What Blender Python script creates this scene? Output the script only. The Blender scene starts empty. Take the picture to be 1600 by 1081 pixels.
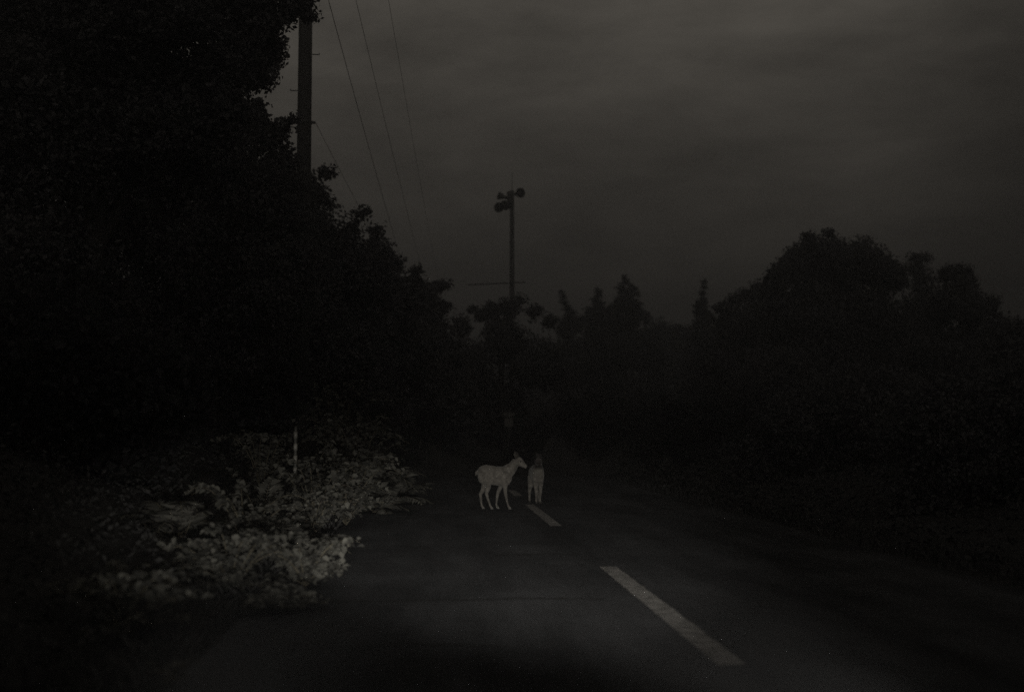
import bpy, bmesh, math, random
import numpy as np
from mathutils import Vector, Matrix

R = math.radians
scn = bpy.context.scene
COL = scn.collection

# ------------------------------------------------------------------ camera
CAM_H = 1.15
FPX = 1975.0
YAW = math.atan(110.0 / FPX)
PITCH = math.atan(139.5 / FPX)
cd = bpy.data.cameras.new('camera')
cam = bpy.data.objects.new('camera', cd)
COL.objects.link(cam)
cam.location = (0, 0, CAM_H)
cam.rotation_euler = (R(90) + PITCH, 0, -YAW)
cd.sensor_width = 36
cd.lens = 36 * FPX / 1600.0
cd.clip_start = 0.05
cd.clip_end = 4000
cd.dof.use_dof = True                  # lens wide open for the dusk, focused near the deer
cd.dof.focus_distance = 17.0
cd.dof.aperture_fstop = 1.1
scn.camera = cam
CM = cam.rotation_euler.to_matrix()


def P(px, py, D):
    """world point seen at photo pixel (px, py) in the vertical plane y = D"""
    d = CM @ Vector(((px - 800.0) / FPX, -(py - 540.5) / FPX, -1.0))
    t = D / d.y
    return Vector((d.x * t, D, CAM_H + d.z * t))


def PR(rpx, D):
    return rpx * D / FPX


# ------------------------------------------------------------------ world
scn.view_settings.view_transform = 'Standard'
scn.view_settings.look = 'None'
scn.view_settings.exposure = 0.0
scn.view_settings.gamma = 1.0
scn.render.film_transparent = False
scn.cycles.use_denoising = False
scn.cycles.max_bounces = 4
scn.cycles.diffuse_bounces = 2
scn.cycles.glossy_bounces = 2
scn.cycles.transmission_bounces = 2
scn.cycles.caustics_reflective = False
scn.cycles.caustics_refractive = False

SUN_ELEV, SUN_AZ = R(6.0), R(200.0)       # sun placed low behind the camera, to the left, with the added glow
w = bpy.data.worlds.new('World')
scn.world = w
w.use_nodes = True
nt = w.node_tree
for n in list(nt.nodes):
    nt.nodes.remove(n)
N = nt.nodes.new
L = nt.links.new


def wmath(op, a, b=None, c=None, clamp=False):
    n = N('ShaderNodeMath')
    n.operation = op
    n.use_clamp = clamp
    for i, v in enumerate((a, b, c)):
        if v is None:
            continue
        if isinstance(v, (int, float)):
            n.inputs[i].default_value = v
        else:
            L(v, n.inputs[i])
    return n.outputs[0]


tc = N('ShaderNodeTexCoord')
sky = N('ShaderNodeTexSky')
sky.sky_type = 'NISHITA'
sky.sun_disc = False
sky.sun_elevation = SUN_ELEV
sky.sun_rotation = SUN_AZ
bw = N('ShaderNodeRGBToBW')
L(sky.outputs[0], bw.inputs[0])
skyl = wmath('MULTIPLY', wmath('MINIMUM', bw.outputs[0], 0.8), 0.0008)
# light patch where the cloud is thinner (a direction in the sky, high ahead)
nrm = N('ShaderNodeVectorMath'); nrm.operation = 'NORMALIZE'
L(tc.outputs['Generated'], nrm.inputs[0])
sep = N('ShaderNodeSeparateXYZ')
L(nrm.outputs[0], sep.inputs[0])


def wrange(v, a, b, c, d):
    n = N('ShaderNodeMapRange')
    n.interpolation_type = 'SMOOTHSTEP'
    L(v, n.inputs['Value'])
    for k, q in (('From Min', a), ('From Max', b), ('To Min', c), ('To Max', d)):
        n.inputs[k].default_value = q
    return n.outputs[0]


zz_ = wmath('MAXIMUM', sep.outputs['Z'], 0.0)
glow = wmath('MULTIPLY_ADD', wmath('MULTIPLY', zz_, zz_), 0.38, wmath('MULTIPLY_ADD', zz_, 0.066, 0.0092))
glow = wmath('MULTIPLY', wmath('MINIMUM', glow, 0.084), wrange(sep.outputs['Z'], 0.36, 0.62, 1.0, 0.12))   # unseen overhead sky dimmed to keep the road dark
glow = wmath('MULTIPLY', glow, wrange(sep.outputs['Y'], 0.0, 0.6, 0.25, 1.0))
glow = wmath('MULTIPLY', glow, wrange(sep.outputs['X'], 0.30, 0.48, 1.0, 0.32))
dotb = N('ShaderNodeVectorMath'); dotb.operation = 'DOT_PRODUCT'
L(nrm.outputs[0], dotb.inputs[0]); dotb.inputs[1].default_value = (0.16, -0.93, 0.30)
back = wmath('MULTIPLY', wmath('POWER', wmath('MAXIMUM', dotb.outputs['Value'], 0.0), 1.6), 0.20)  # glow added in the unseen sky behind the camera to lift the trees
glow = wmath('ADD', glow, back)
# cloud: streaky, stretched along the horizon
mp = N('ShaderNodeMapping')
mp.inputs['Location'].default_value = (0.45, 0.3, 0.1)
mp.inputs['Scale'].default_value = (1.3, 1.3, 3.8)
L(nrm.outputs[0], mp.inputs[0])
nz = N('ShaderNodeTexNoise')
nz.inputs['Scale'].default_value = 4.4
nz.inputs['Detail'].default_value = 6
nz.inputs['Roughness'].default_value = 0.62
nz.inputs['Distortion'].default_value = 0.15
L(mp.outputs[0], nz.inputs['Vector'])
cl = wmath('MULTIPLY_ADD', nz.outputs['Fac'], 1.75, 0.15)
tot = wmath('MULTIPLY', wmath('ADD', wmath('ADD', skyl, glow), 0.0003), cl)
tint = N('ShaderNodeMix'); tint.data_type = 'RGBA'; tint.blend_type = 'MULTIPLY'
tint.inputs['Factor'].default_value = 1.0
tint.inputs[6].default_value = (1.10, 1.0, 0.85, 1)
L(tot, tint.inputs[7])
bg = N('ShaderNodeBackground')
bg.inputs['Strength'].default_value = 1.0
L(tint.outputs[2], bg.inputs['Color'])
wo = N('ShaderNodeOutputWorld')
L(bg.outputs[0], wo.inputs[0])

# the sun is below the cloud: almost nothing is left of it
sd = bpy.data.lights.new('sun', 'SUN')
sd.energy = 0.005
sd.angle = R(30)
sd.color = (1.0, 0.93, 0.82)
sun = bpy.data.objects.new('sun', sd)
COL.objects.link(sun)
sun.rotation_euler = (R(90) - SUN_ELEV - R(4), 0, R(180) - SUN_AZ)

# dipped headlamps of the car the picture was taken from
for sx, nm, watt, cone, az, el, sq in ((-0.58, 'headlamp', 1950, 35, -1.5, -0.8, 0.25), (0.58, 'headlamp.001', 5200, 28, -0.9, -2.9, 0.34)):
    ld = bpy.data.lights.new(nm, 'SPOT')
    ld.energy = watt
    ld.color = (1.0, 0.955, 0.86)
    ld.spot_size = R(cone)
    ld.spot_blend = 1.0
    ld.shadow_soft_size = 0.07
    lo = bpy.data.objects.new(nm, ld)
    COL.objects.link(lo)
    lo.location = (sx + 0.2, 1.55, 0.66)
    d = Vector((math.sin(R(az)), math.cos(R(az)), math.tan(R(el))))
    lo.rotation_mode = 'QUATERNION'
    lo.rotation_quaternion = d.to_track_quat('-Z', 'Y')
    lo.scale = (1.0, sq, 1.0)             # wide, low beam of a dipped headlamp

# ------------------------------------------------------------------ materials


def mat(name, base, rough=0.8, var=None, vscale=5.0, island=False, spec=0.3, bump=0.0,
        bscale=40.0, subsurf=None, stretch=None, detail=5.0):
    m = bpy.data.materials.new(name)
    m.use_nodes = True
    t = m.node_tree
    b = t.nodes['Principled BSDF']
    b.inputs['Roughness'].default_value = rough
    b.inputs['Specular IOR Level'].default_value = spec
    b.inputs['Base Color'].default_value = (*base, 1)
    co = t.nodes.new('ShaderNodeTexCoord')
    src = co.outputs['Object']
    if stretch:
        mm = t.nodes.new('ShaderNodeMapping')
        mm.inputs['Scale'].default_value = stretch
        t.links.new(src, mm.inputs[0])
        src = mm.outputs[0]
    if var is not None:
        ramp = t.nodes.new('ShaderNodeValToRGB')
        ramp.color_ramp.elements[0].position = 0.3
        ramp.color_ramp.elements[1].position = 0.7
        ramp.color_ramp.elements[0].color = (*base, 1)
        ramp.color_ramp.elements[1].color = (*var, 1)
        if island:
            g = t.nodes.new('ShaderNodeNewGeometry')
            fac = g.outputs['Random Per Island']
            ramp.color_ramp.elements[0].position = 0.0
            ramp.color_ramp.elements[1].position = 1.0
        else:
            n = t.nodes.new('ShaderNodeTexNoise')
            n.inputs['Scale'].default_value = vscale
            n.inputs['Detail'].default_value = detail
            n.inputs['Roughness'].default_value = 0.6
            t.links.new(src, n.inputs['Vector'])
            fac = n.outputs['Fac']
        t.links.new(fac, ramp.inputs[0])
        t.links.new(ramp.outputs[0], b.inputs['Base Color'])
    if bump:
        n2 = t.nodes.new('ShaderNodeTexNoise')
        n2.inputs['Scale'].default_value = bscale
        n2.inputs['Detail'].default_value = 6
        t.links.new(src, n2.inputs['Vector'])
        bp = t.nodes.new('ShaderNodeBump')
        bp.inputs['Strength'].default_value = bump
        bp.inputs['Distance'].default_value = 0.02
        t.links.new(n2.outputs['Fac'], bp.inputs['Height'])
        t.links.new(bp.outputs[0], b.inputs['Normal'])
    return m


M_LEAF = mat('tree_leaf', (0.068, 0.067, 0.071), 0.85, (0.112, 0.111, 0.117), island=True, spec=0.2)
M_LEAF2 = mat('broad_leaf', (0.034, 0.036, 0.030), 0.75, (0.09, 0.09, 0.078), island=True, spec=0.2)
M_SHADED = mat('shaded_leaf', (0.026, 0.026, 0.028), 0.85, (0.052, 0.052, 0.055), island=True, spec=0.15)  # leaf colour darkened to stand in for shade outside the beam
M_COVER = mat('litter_and_ivy', (0.020, 0.020, 0.020), 0.85, (0.042, 0.042, 0.042), island=True, spec=0.15)
M_CONE = mat('needle_leaf', (0.042, 0.042, 0.044), 0.8, (0.10, 0.10, 0.104), island=True, spec=0.2)


def let_light_through(m, f):
    """thin leaves pass part of the light to their far side"""
    t = m.node_tree
    b = t.nodes['Principled BSDF']
    tr = t.nodes.new('ShaderNodeBsdfTranslucent')
    src = b.inputs['Base Color'].links[0].from_socket
    t.links.new(src, tr.inputs['Color'])
    mx = t.nodes.new('ShaderNodeMixShader')
    mx.inputs[0].default_value = f
    t.links.new(b.outputs[0], mx.inputs[1])
    t.links.new(tr.outputs[0], mx.inputs[2])
    t.links.new(mx.outputs[0], t.nodes['Material Output'].inputs[0])


for m_ in (M_LEAF, M_CONE, M_SHADED):
    let_light_through(m_, .45)
M_VERGE = mat('verge_leaf', (0.016, 0.016, 0.015), 0.9, (0.080, 0.079, 0.071), island=True, spec=0.1)
M_FERN = mat('fern_leaf', (0.028, 0.028, 0.025), 0.9, (0.095, 0.093, 0.084), island=True, spec=0.1)
M_STEM = mat('green_stem', (0.06, 0.055, 0.04), 0.7, (0.1, 0.09, 0.07), 20)
M_BARK = mat('bark', (0.022, 0.021, 0.020), 0.95, (0.055, 0.052, 0.049), 9, bump=0.6, bscale=25, stretch=(1, 1, .25))
M_SOIL = mat('verge_soil', (0.018, 0.018, 0.018), 1.0, (0.036, 0.035, 0.035), 3.0, bump=0.6, bscale=12)
M_CONC = mat('pole_concrete', (0.022, 0.022, 0.021), 0.9, (0.042, 0.041, 0.039), 3, bump=0.3, bscale=60)
M_STEEL = mat('weathered_steel', (0.03, 0.03, 0.03), 0.7, (0.055, 0.055, 0.055), 6)
M_CABLE = mat('black_cable', (0.012, 0.012, 0.012), 0.6)
M_HORN = mat('horn_metal', (0.02, 0.02, 0.019), 0.6, (0.035, 0.035, 0.033), 8)
M_CURB = mat('kerb_concrete', (0.05, 0.048, 0.044), 0.95, (0.09, 0.085, 0.08), 5, bump=0.4, bscale=30)


def asphalt():
    m = bpy.data.materials.new('asphalt')
    m.use_nodes = True
    t = m.node_tree
    b = t.nodes['Principled BSDF']
    b.inputs['Roughness'].default_value = 0.85
    b.inputs['Specular IOR Level'].default_value = 0.08
    co = t.nodes.new('ShaderNodeTexCoord')

    def noise(scale, det, st, rough=.6):
        mm = t.nodes.new('ShaderNodeMapping')
        mm.inputs['Scale'].default_value = st
        t.links.new(co.outputs['Object'], mm.inputs[0])
        n = t.nodes.new('ShaderNodeTexNoise')
        n.inputs['Scale'].default_value = scale
        n.inputs['Detail'].default_value = det
        n.inputs['Roughness'].default_value = rough
        t.links.new(mm.outputs[0], n.inputs['Vector'])
        return n.outputs['Fac']

    def ramp(f, a, bb, ca, cb):
        r = t.nodes.new('ShaderNodeValToRGB')
        r.color_ramp.elements[0].position = a
        r.color_ramp.elements[1].position = bb
        r.color_ramp.elements[0].color = (ca, ca, ca, 1)
        r.color_ramp.elements[1].color = (cb, cb, cb, 1)
        t.links.new(f, r.inputs[0])
        return r.outputs[0]

    def mul(a, bb):
        x = t.nodes.new('ShaderNodeMix')
        x.data_type = 'RGBA'
        x.blend_type = 'MULTIPLY'
        x.inputs['Factor'].default_value = 1
        t.links.new(a, x.inputs[6])
        t.links.new(bb, x.inputs[7])
        return x.outputs[2]
    wear = ramp(noise(1.1, 4, (1.6, .22, 1)), .35, .65, .62, 1.45)      # worn wheel paths, along the road
    patch = ramp(noise(.9, 5, (1, 1, 1)), .38, .62, .8, 1.15)
    grit = ramp(noise(95, 3, (1, 1, 1), .8), .3, .7, .3, 2.0)
    colr = t.nodes.new('ShaderNodeRGB')
    colr.outputs[0].default_value = (0.039, 0.040, 0.043, 1)
    t.links.new(mul(mul(mul(colr.outputs[0], wear), patch), grit), b.inputs['Base Color'])
    bp = t.nodes.new('ShaderNodeBump')
    bp.inputs['Strength'].default_value = 0.9
    bp.inputs['Distance'].default_value = 0.012
    t.links.new(noise(70, 4, (1, 1, 1), .7), bp.inputs['Height'])
    t.links.new(bp.outputs[0], b.inputs['Normal'])
    return m


M_ASPH = asphalt()
M_SEAM = mat('tar_seal', (0.012, 0.012, 0.012), 0.6)
M_PAINT = mat('worn_road_paint', (0.07, 0.068, 0.065), 0.8, (0.34, 0.33, 0.32), 9, bump=0.4, bscale=90, detail=8)

# ------------------------------------------------------------------ helpers


def tag(o, label=None, cat=None, group=None, kind=None):
    if label:
        o['label'] = label
    if cat:
        o['category'] = cat
    if group:
        o['group'] = group
    if kind:
        o['kind'] = kind
    return o


def empty(name, loc=(0, 0, 0), rz=0.0):
    o = bpy.data.objects.new(name, None)
    o.empty_display_size = 0.2
    o.location = loc
    o.rotation_euler = (0, 0, rz)
    COL.objects.link(o)
    return o


def mesh_np(name, V, F, m, parent=None, off=(0, 0, 0), smooth=False):
    """V (n,3) array, F (m,k) int array of equal-sized faces"""
    me = bpy.data.meshes.new(name)
    V = np.asarray(V, dtype=np.float32) - np.asarray(off, dtype=np.float32)
    F = np.asarray(F, dtype=np.int32)
    k = F.shape[1]
    me.vertices.add(len(V))
    me.vertices.foreach_set('co', V.ravel())
    me.loops.add(F.size)
    me.loops.foreach_set('vertex_index', F.ravel())
    me.polygons.add(len(F))
    me.polygons.foreach_set('loop_start', np.arange(len(F), dtype=np.int32) * k)
    if smooth:
        me.polygons.foreach_set('use_smooth', np.ones(len(F), dtype=bool))
    me.update(calc_edges=True)
    me.materials.append(m)
    o = bpy.data.objects.new(name, me)
    COL.objects.link(o)
    if parent:
        o.parent = parent
    return o


def obj_bm(name, bm, m, parent=None, smooth=False):
    me = bpy.data.meshes.new(name)
    bmesh.ops.recalc_face_normals(bm, faces=bm.faces)
    bm.to_mesh(me)
    bm.free()
    if smooth:
        for p in me.polygons:
            p.use_smooth = True
    me.materials.append(m)
    o = bpy.data.objects.new(name, me)
    COL.objects.link(o)
    if parent:
        o.parent = parent
    return o


def tube(bm, pts, rads, seg=8, cap=True, squash=None):
    """tapered tube along a polyline"""
    pts = [Vector(p) for p in pts]
    n = len(pts)
    rings = []
    up0 = None
    for i, p in enumerate(pts):
        if i == 0:
            t = pts[1] - pts[0]
        elif i == n - 1:
            t = pts[-1] - pts[-2]
        else:
            t = (pts[i + 1] - pts[i]).normalized() + (pts[i] - pts[i - 1]).normalized()
        t.normalize()
        if up0 is None:
            up0 = Vector((0, 1, 0)) if abs(t.y) < .8 else Vector((1, 0, 0))
        a = t.cross(up0)
        if a.length < 1e-4:
            a = t.orthogonal()
        a.normalize()
        b = a.cross(t).normalized()
        up0 = b
        r = rads[i] if hasattr(rads, '__len__') else rads
        ra, rb = (r if hasattr(r, '__len__') else (r, r))
        rings.append([bm.verts.new(p + a * math.cos(2 * math.pi * k / seg) * ra + b * math.sin(2 * math.pi * k / seg) * rb)
                      for k in range(seg)])
    for i in range(n - 1):
        for k in range(seg):
            bm.faces.new((rings[i][k], rings[i][(k + 1) % seg], rings[i + 1][(k + 1) % seg], rings[i + 1][k]))
    if cap:
        bm.faces.new(rings[0][::-1])
        bm.faces.new(rings[-1])


def box(bm, c, s, rot=None):
    r = bmesh.ops.create_cube(bm, size=1.0)
    M = Matrix.Translation(c) @ (rot.to_4x4() if rot else Matrix.Identity(4)) @ Matrix.Diagonal((*s, 1))
    bmesh.ops.transform(bm, matrix=M, verts=r['verts'])


def unit(rng, n):
    v = rng.normal(size=(n, 3))
    return v / np.linalg.norm(v, axis=1, keepdims=True)


def leaves(C, nrm_, L_, W_, rng, droop=0.0, fold=0.12):
    """diamond leaves -> V,F ; C centres, nrm_ face normals"""
    n = len(C)
    t = unit(rng, n)
    t[:, 2] -= droop
    a = t - nrm_ * np.sum(t * nrm_, axis=1, keepdims=True)
    a /= np.linalg.norm(a, axis=1, keepdims=True) + 1e-9
    b = np.cross(nrm_, a)
    L_ = np.broadcast_to(L_, (n,))[:, None]
    W_ = np.broadcast_to(W_, (n,))[:, None]
    V = np.empty((n, 4, 3))
    V[:, 0] = C - a * L_ * .5
    V[:, 1] = C + b * W_ * .5 + nrm_ * W_ * fold + a * L_ * -.06
    V[:, 2] = C + a * L_ * .5
    V[:, 3] = C - b * W_ * .5 + nrm_ * W_ * fold + a * L_ * -.06
    F = np.arange(n * 4).reshape(n, 4)
    return V.reshape(-1, 3), F


def crown_arrays(lobes, leaf, rng, dens=1.0, core=True):
    """lobes: list of (centre Vector, radius). Leaf clusters on and inside each lobe."""
    Vs, Fs, base = [], [], 0
    for c, r in lobes:
        c = np.array(c)
        rc = max(r * .30, leaf * 1.6)
        ncl = int(max(8, min(90, 5.0 * (r / rc) ** 2 * dens)))
        u = unit(rng, ncl)
        cc = c + u * (r * rng.uniform(.55, .88, (ncl, 1)))
        m = int(max(8, min(160, 5.0 * (rc / leaf) ** 2 * dens)))
        uu = unit(rng, ncl * m)
        rad = rc * rng.uniform(.25, 1.0, (ncl * m, 1)) ** .6
        pts = np.repeat(cc, m, axis=0) + uu * rad * np.array([1.1, 1.1, .8])
        nn = uu * .5 + unit(rng, ncl * m) * .8 + np.array([0, 0, .35])
        nn /= np.linalg.norm(nn, axis=1, keepdims=True)
        s = leaf * rng.uniform(.6, 1.25, ncl * m)
        V, F = leaves(pts, nn, s, s * .62, rng, droop=.4)
        Vs.append(V); Fs.append(F + base); base += len(V)
        if core:
            cs_ = min(r * .42, leaf * 1.5)
            k = int(min(1500, 16 * (r / cs_) ** 2 * dens + 25))
            pts = c + unit(rng, k) * (r * .70 * rng.uniform(0, 1, (k, 1)) ** .45)
            s = np.full(k, cs_) * rng.uniform(.7, 1.2, k)
            V, F = leaves(pts, unit(rng, k), s, s * .8, rng)
            Vs.append(V); Fs.append(F + base); base += len(V)
    return np.concatenate(Vs), np.concatenate(Fs)


def ground_z(x, y):
    z = 0.0
    if y > 28:
        q = y - 28
        z -= 0.0012 * q * q if q < 22 else 0.58 + 0.02 * (q - 22)
        z = max(z, -1.6)
    cx = road_x(y)
    l = (cx - 3.0) - x            # beyond the left verge
    if l > 0:
        z += min(3.2, 0.36 * l ** 1.12)
    r = x - (cx + 4.4)
    if r > 0:
        z += min(1.6, 0.16 * r)
    return z


RC = 1.462


def road_x(y):
    """x of the centre line"""
    q = max(0.0, y - 27.0)
    return RC + q * q / 200.0 if q < 60 else RC + 18.0 + (q - 60) * .6


def tree(name, label, D, trunk_px, lobes_px, leaf, seed, m=M_LEAF, group='roadside trees', cat='tree', dens=1.0,
         trunk_r=.16, depth=.8, limbs=7):
    rng = np.random.default_rng(seed)
    pr = random.Random(seed)
    bx = P(trunk_px, 600, D).x
    gz = ground_z(bx, D)
    root = empty(name, (bx, D, gz))
    tag(root, label, cat, group)
    leaf *= .78
    lobes = []
    for (x, y, r) in lobes_px:
        rr = PR(r, D)
        c = P(x, y, D)
        c.y += pr.uniform(-depth, depth) * min(rr, 1.2) * .7
        lobes.append((c, rr))
        if rr > .9:                                    # volume behind and in front
            for k in range(3):
                q = c + Vector((pr.uniform(-.35, .35) * rr, pr.choice((-1, 1)) * pr.uniform(.5, 1.0) * rr, pr.uniform(-.45, .2) * rr))
                lobes.append((q, rr * pr.uniform(.5, .7)))
    V, F = crown_arrays(lobes, leaf, rng, dens)
    mesh_np('crown', V, F, m, root, off=(bx, D, gz))
    # trunk and limbs
    cs = sorted([l[0] for l in lobes], key=lambda v: v.z)
    top = cs[-1]
    mid = sum((l[0] for l in lobes), Vector()) / len(lobes)
    bm = bmesh.new()
    h = max(1.2, (top.z - gz) * .85)
    tx = [Vector((0, 0, -.15)), Vector((pr.uniform(-.1, .1), pr.uniform(-.1, .1), h * .3)),
          Vector(((mid.x - bx) * .45, pr.uniform(-.2, .2), h * .62)), Vector(((mid.x - bx) * .7, pr.uniform(-.2, .2), h))]
    tube(bm, tx, [trunk_r * 1.3, trunk_r, trunk_r * .65, trunk_r * .2], 9)
    big = sorted(lobes, key=lambda l: -l[1])[:limbs]
    for c, r in big:
        e = c - Vector((bx, D, gz))
        s = tx[1].lerp(tx[2], pr.uniform(.1, 1.0))
        if e.z < s.z:
            s = tx[0].lerp(tx[1], .8)
        mdp = s.lerp(e, .5) + Vector((0, 0, .12 * (e - s).length))
        tube(bm, [s, mdp, e], [trunk_r * .45, trunk_r * .3, trunk_r * .08], 6)
    obj_bm('trunk', bm, M_BARK, root, True)
    return root


# ------------------------------------------------------------------ ground and road
xs = sorted(set([-400, -200, -100, -60, -40, -28, -20] + [-16 + .5 * i for i in range(80)] + [26, 30, 36, 45, 60, 100, 200, 400]))
ys = sorted(set([-60, -30, -15, -8, -4] + [-2 + .6 * i for i in range(170)] + [104, 112, 125, 145, 180, 250, 400, 700, 1200]))
rng0 = np.random.default_rng(5)
V = []
for y in ys:
    for x in xs:
        z = ground_z(x, min(y, 100))
        dist = max((road_x(y) - 3.3) - x, x - (road_x(y) + 3.6), 0)
        if y > 95:
            z = max(z, -1.6)
        z += rng0.uniform(-1, 1) * .05 * min(1, dist)
        V.append((x, y, z - .02))
nx = len(xs)
F = [(j * nx + i, j * nx + i + 1, (j + 1) * nx + i + 1, (j + 1) * nx + i) for j in range(len(ys) - 1) for i in range(nx - 1)]
g = mesh_np('ground', np.array(V), F, M_SOIL, smooth=True)
tag(g, kind='structure')


def ribbon(name, x0, x1, y0, y1, lift, m, step=.6, jag=0.0, nx_=6):
    n = max(2, int((y1 - y0) / step) + 1)
    V = []
    rr = random.Random(3)
    for j in range(n):
        y = y0 + (y1 - y0) * j / (n - 1)
        for i in range(nx_):
            f = i / (nx_ - 1)
            x = road_x(y) - RC + x0 + (x1 - x0) * f
            if jag and (i == 0 or i == nx_ - 1):
                x += rr.uniform(-jag, jag)
            V.append((x, y, ground_z(road_x(y), y) + lift))
    F = [(j * nx_ + i, j * nx_ + i + 1, (j + 1) * nx_ + i + 1, (j + 1) * nx_ + i) for j in range(n - 1) for i in range(nx_ - 1)]
    o = mesh_np(name, np.array(V), F, m, smooth=True)
    tag(o, kind='structure')
    return o


ROAD_L, ROAD_R = -1.25, 4.35
ribbon('road', ROAD_L, ROAD_R, -30, 100, .0, M_ASPH, jag=.02)
# dashed centre line: five metre dashes, five metre gaps
fH = FPX * CAM_H


def yroad(py):
    return fH / (py - 680.0)


dashes = [(yroad(1037), yroad(884)), (yroad(821), yroad(787.5)), (yroad(774), yroad(765.5)), (34.6, 39.6), (44.6, 49.6), (-4, 1.5)]
for i, (a, b) in enumerate(dashes):
    o = ribbon('centre_line_dash' + ('' if i == 0 else '.%03d' % i), RC - .075, RC + .075, a, b, .004, M_PAINT, step=.08, jag=.006, nx_=3)


def seam(name, y, x0, x1, wd, seed):
    rr = random.Random(seed)
    V = []
    n = 70
    yo = 0
    for i in range(n):
        x = x0 + (x1 - x0) * i / (n - 1)
        yo += rr.uniform(-.02, .02)
        ww = wd * rr.uniform(.4, 1.3)
        V += [(x, y + yo - ww, .0035), (x, y + yo + ww, .0035)]
    F = [(2 * i, 2 * i + 2, 2 * i + 3, 2 * i + 1) for i in range(n - 1)]
    o = mesh_np(name, np.array(V), F, M_SEAM)
    tag(o, kind='structure')


seam('road_crack', yroad(934), -.95, 1.15, .035, 1)
seam('road_crack.001', yroad(866), .5, 1.35, .04, 2)
seam('road_crack.002', yroad(1003), -.5, .35, .02, 4)

# ------------------------------------------------------------------ trees, left
tree('broadleaf_tree', 'tall dark broadleaf tree filling the top left corner, left of the utility pole', 16, 120,
     [(-60, 80, 170), (60, 30, 150), (210, 20, 140), (330, 40, 100), (120, 200, 150), (280, 170, 120), (-80, 330, 170),
      (60, 400, 150), (382, -5, 62), (404, 62, 40), (398, 118, 30), (352, 110, 70), (428, 82, 20), (446, 8, 34), (474, 2, 22), (485, 24, 11),
      (425, 40, 26), (330, 200, 80), (270, 285, 70), (20, 240, 110), (205, 95, 85), (245, 140, 75), (160, 60, 80), (395, 40, 60), (420, 10, 45), (350, 150, 60)], .095, 11, trunk_r=.24)
tree('broadleaf_tree', 'dark leafy tree whose ragged right side meets the utility pole at half its height', 22, 300,
     [(340, 240, 100), (395, 195, 34), (420, 215, 34), (442, 198, 18), (455, 188, 9), (440, 250, 36), (400, 320, 100), (300, 400, 130), (420, 430, 110),
      (200, 330, 120), (180, 520, 140), (330, 540, 130), (405, 165, 16), (418, 118, 20), (430, 96, 16), (440, 70, 9)], .11, 12, trunk_r=.2)
tree('broadleaf_tree', 'dark tree behind the foot of the utility pole with twigs poking out to its right', 30, 470,
     [(470, 305, 45), (505, 268, 13), (517, 270, 6), (500, 302, 20), (515, 318, 9), (470, 390, 90), (520, 375, 40), (552, 358, 17), (560, 336, 7), (568, 332, 5),
      (588, 362, 13), (560, 430, 75), (440, 490, 110), (530, 540, 100), (455, 620, 70)], .15, 13, trunk_r=.18)
tree('broadleaf_tree', 'rounded dark tree sloping down to the right between utility pole and road', 38, 590,
     [(590, 400, 34), (610, 402, 15), (622, 412, 12), (650, 424, 11), (600, 470, 70), (635, 450, 28), (655, 440, 12), (560, 560, 95), (640, 560, 70), (585, 640, 60)],
     .17, 14, trunk_r=.16)
tree('broadleaf_tree', 'lower dark tree at the inner end of the left treeline beside the sky gap', 48, 665,
     [(655, 470, 40), (683, 448, 15), (695, 446, 9), (650, 452, 16), (690, 480, 17), (668, 520, 48), (690, 560, 50), (640, 620, 75), (700, 630, 55)], .2, 15, trunk_r=.15)
tree('broadleaf_tree', 'big shadowed tree at the left edge of the picture at road height', 13, 40,
     [(-60, 520, 150), (80, 560, 140), (-40, 700, 150), (150, 690, 120), (240, 620, 110), (60, 640, 120)], .11, 16, m=M_SHADED, trunk_r=.2)
tree('leafy_shrub', 'dark shrub on the bank left of the utility pole foot', 21, 330,
     [(260, 640, 80), (340, 640, 80), (400, 670, 60), (300, 700, 60), (430, 610, 60)], .12, 17, m=M_SHADED, trunk_r=.07, cat='shrub', group='dark shrubs under the treeline')
tree('leafy_shrub', 'dark shrub between the utility pole foot and the road bend', 30, 540,
     [(500, 640, 55), (555, 650, 55), (600, 680, 35), (520, 690, 40)], .14, 18, m=M_SHADED, trunk_r=.07, cat='shrub', group='dark shrubs under the treeline')
tree('leafy_shrub', 'dark shrub beside the far end of the visible road, left side', 40, 650,
     [(630, 680, 38), (670, 670, 40), (705, 690, 26), (640, 715, 24)], .15, 19, m=M_SHADED, trunk_r=.06, cat='shrub', group='dark shrubs under the treeline')

# centre
tree('leafy_shrub', 'dark shrub right behind the deer at the end of the visible road', 67, 770,
     [(735, 660, 32), (775, 665, 30), (810, 660, 30), (850, 665, 28), (750, 692, 22), (795, 694, 22), (835, 692, 22)], .2, 20, m=M_SHADED, trunk_r=.07, cat='shrub', group='dark shrubs under the treeline')
tree('broadleaf_tree', 'round dark tree directly under the loudspeaker pole', 57, 790,
     [(795, 480, 20), (812, 468, 10), (770, 487, 20), (750, 494, 15), (738, 482, 4), (835, 487, 17), (720, 512, 22), (860, 502, 15), (790, 530, 45), (730, 570, 50),
      (840, 570, 55), (780, 640, 60), (715, 640, 45)], .2, 21, trunk_r=.16)
tree('broadleaf_tree', 'low dark tree right of the tree under the loudspeaker pole', 84, 910,
     [(905, 505, 18), (930, 492, 20), (885, 510, 18), (960, 492, 22), (985, 482, 22), (1005, 496, 16), (940, 540, 45), (1000, 545, 45), (890, 570, 50),
      (960, 620, 60), (1040, 610, 50)], .28, 22, trunk_r=.16)
tree('broadleaf_tree', 'lowest dark tree in the dip of the skyline', 94, 1050,
     [(1035, 512, 18), (1060, 520, 20), (1080, 522, 18), (1050, 560, 45), (1090, 570, 45), (1070, 630, 60)], .3, 23, trunk_r=.15)
G_SP = 'spiky trees on the skyline'
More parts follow.
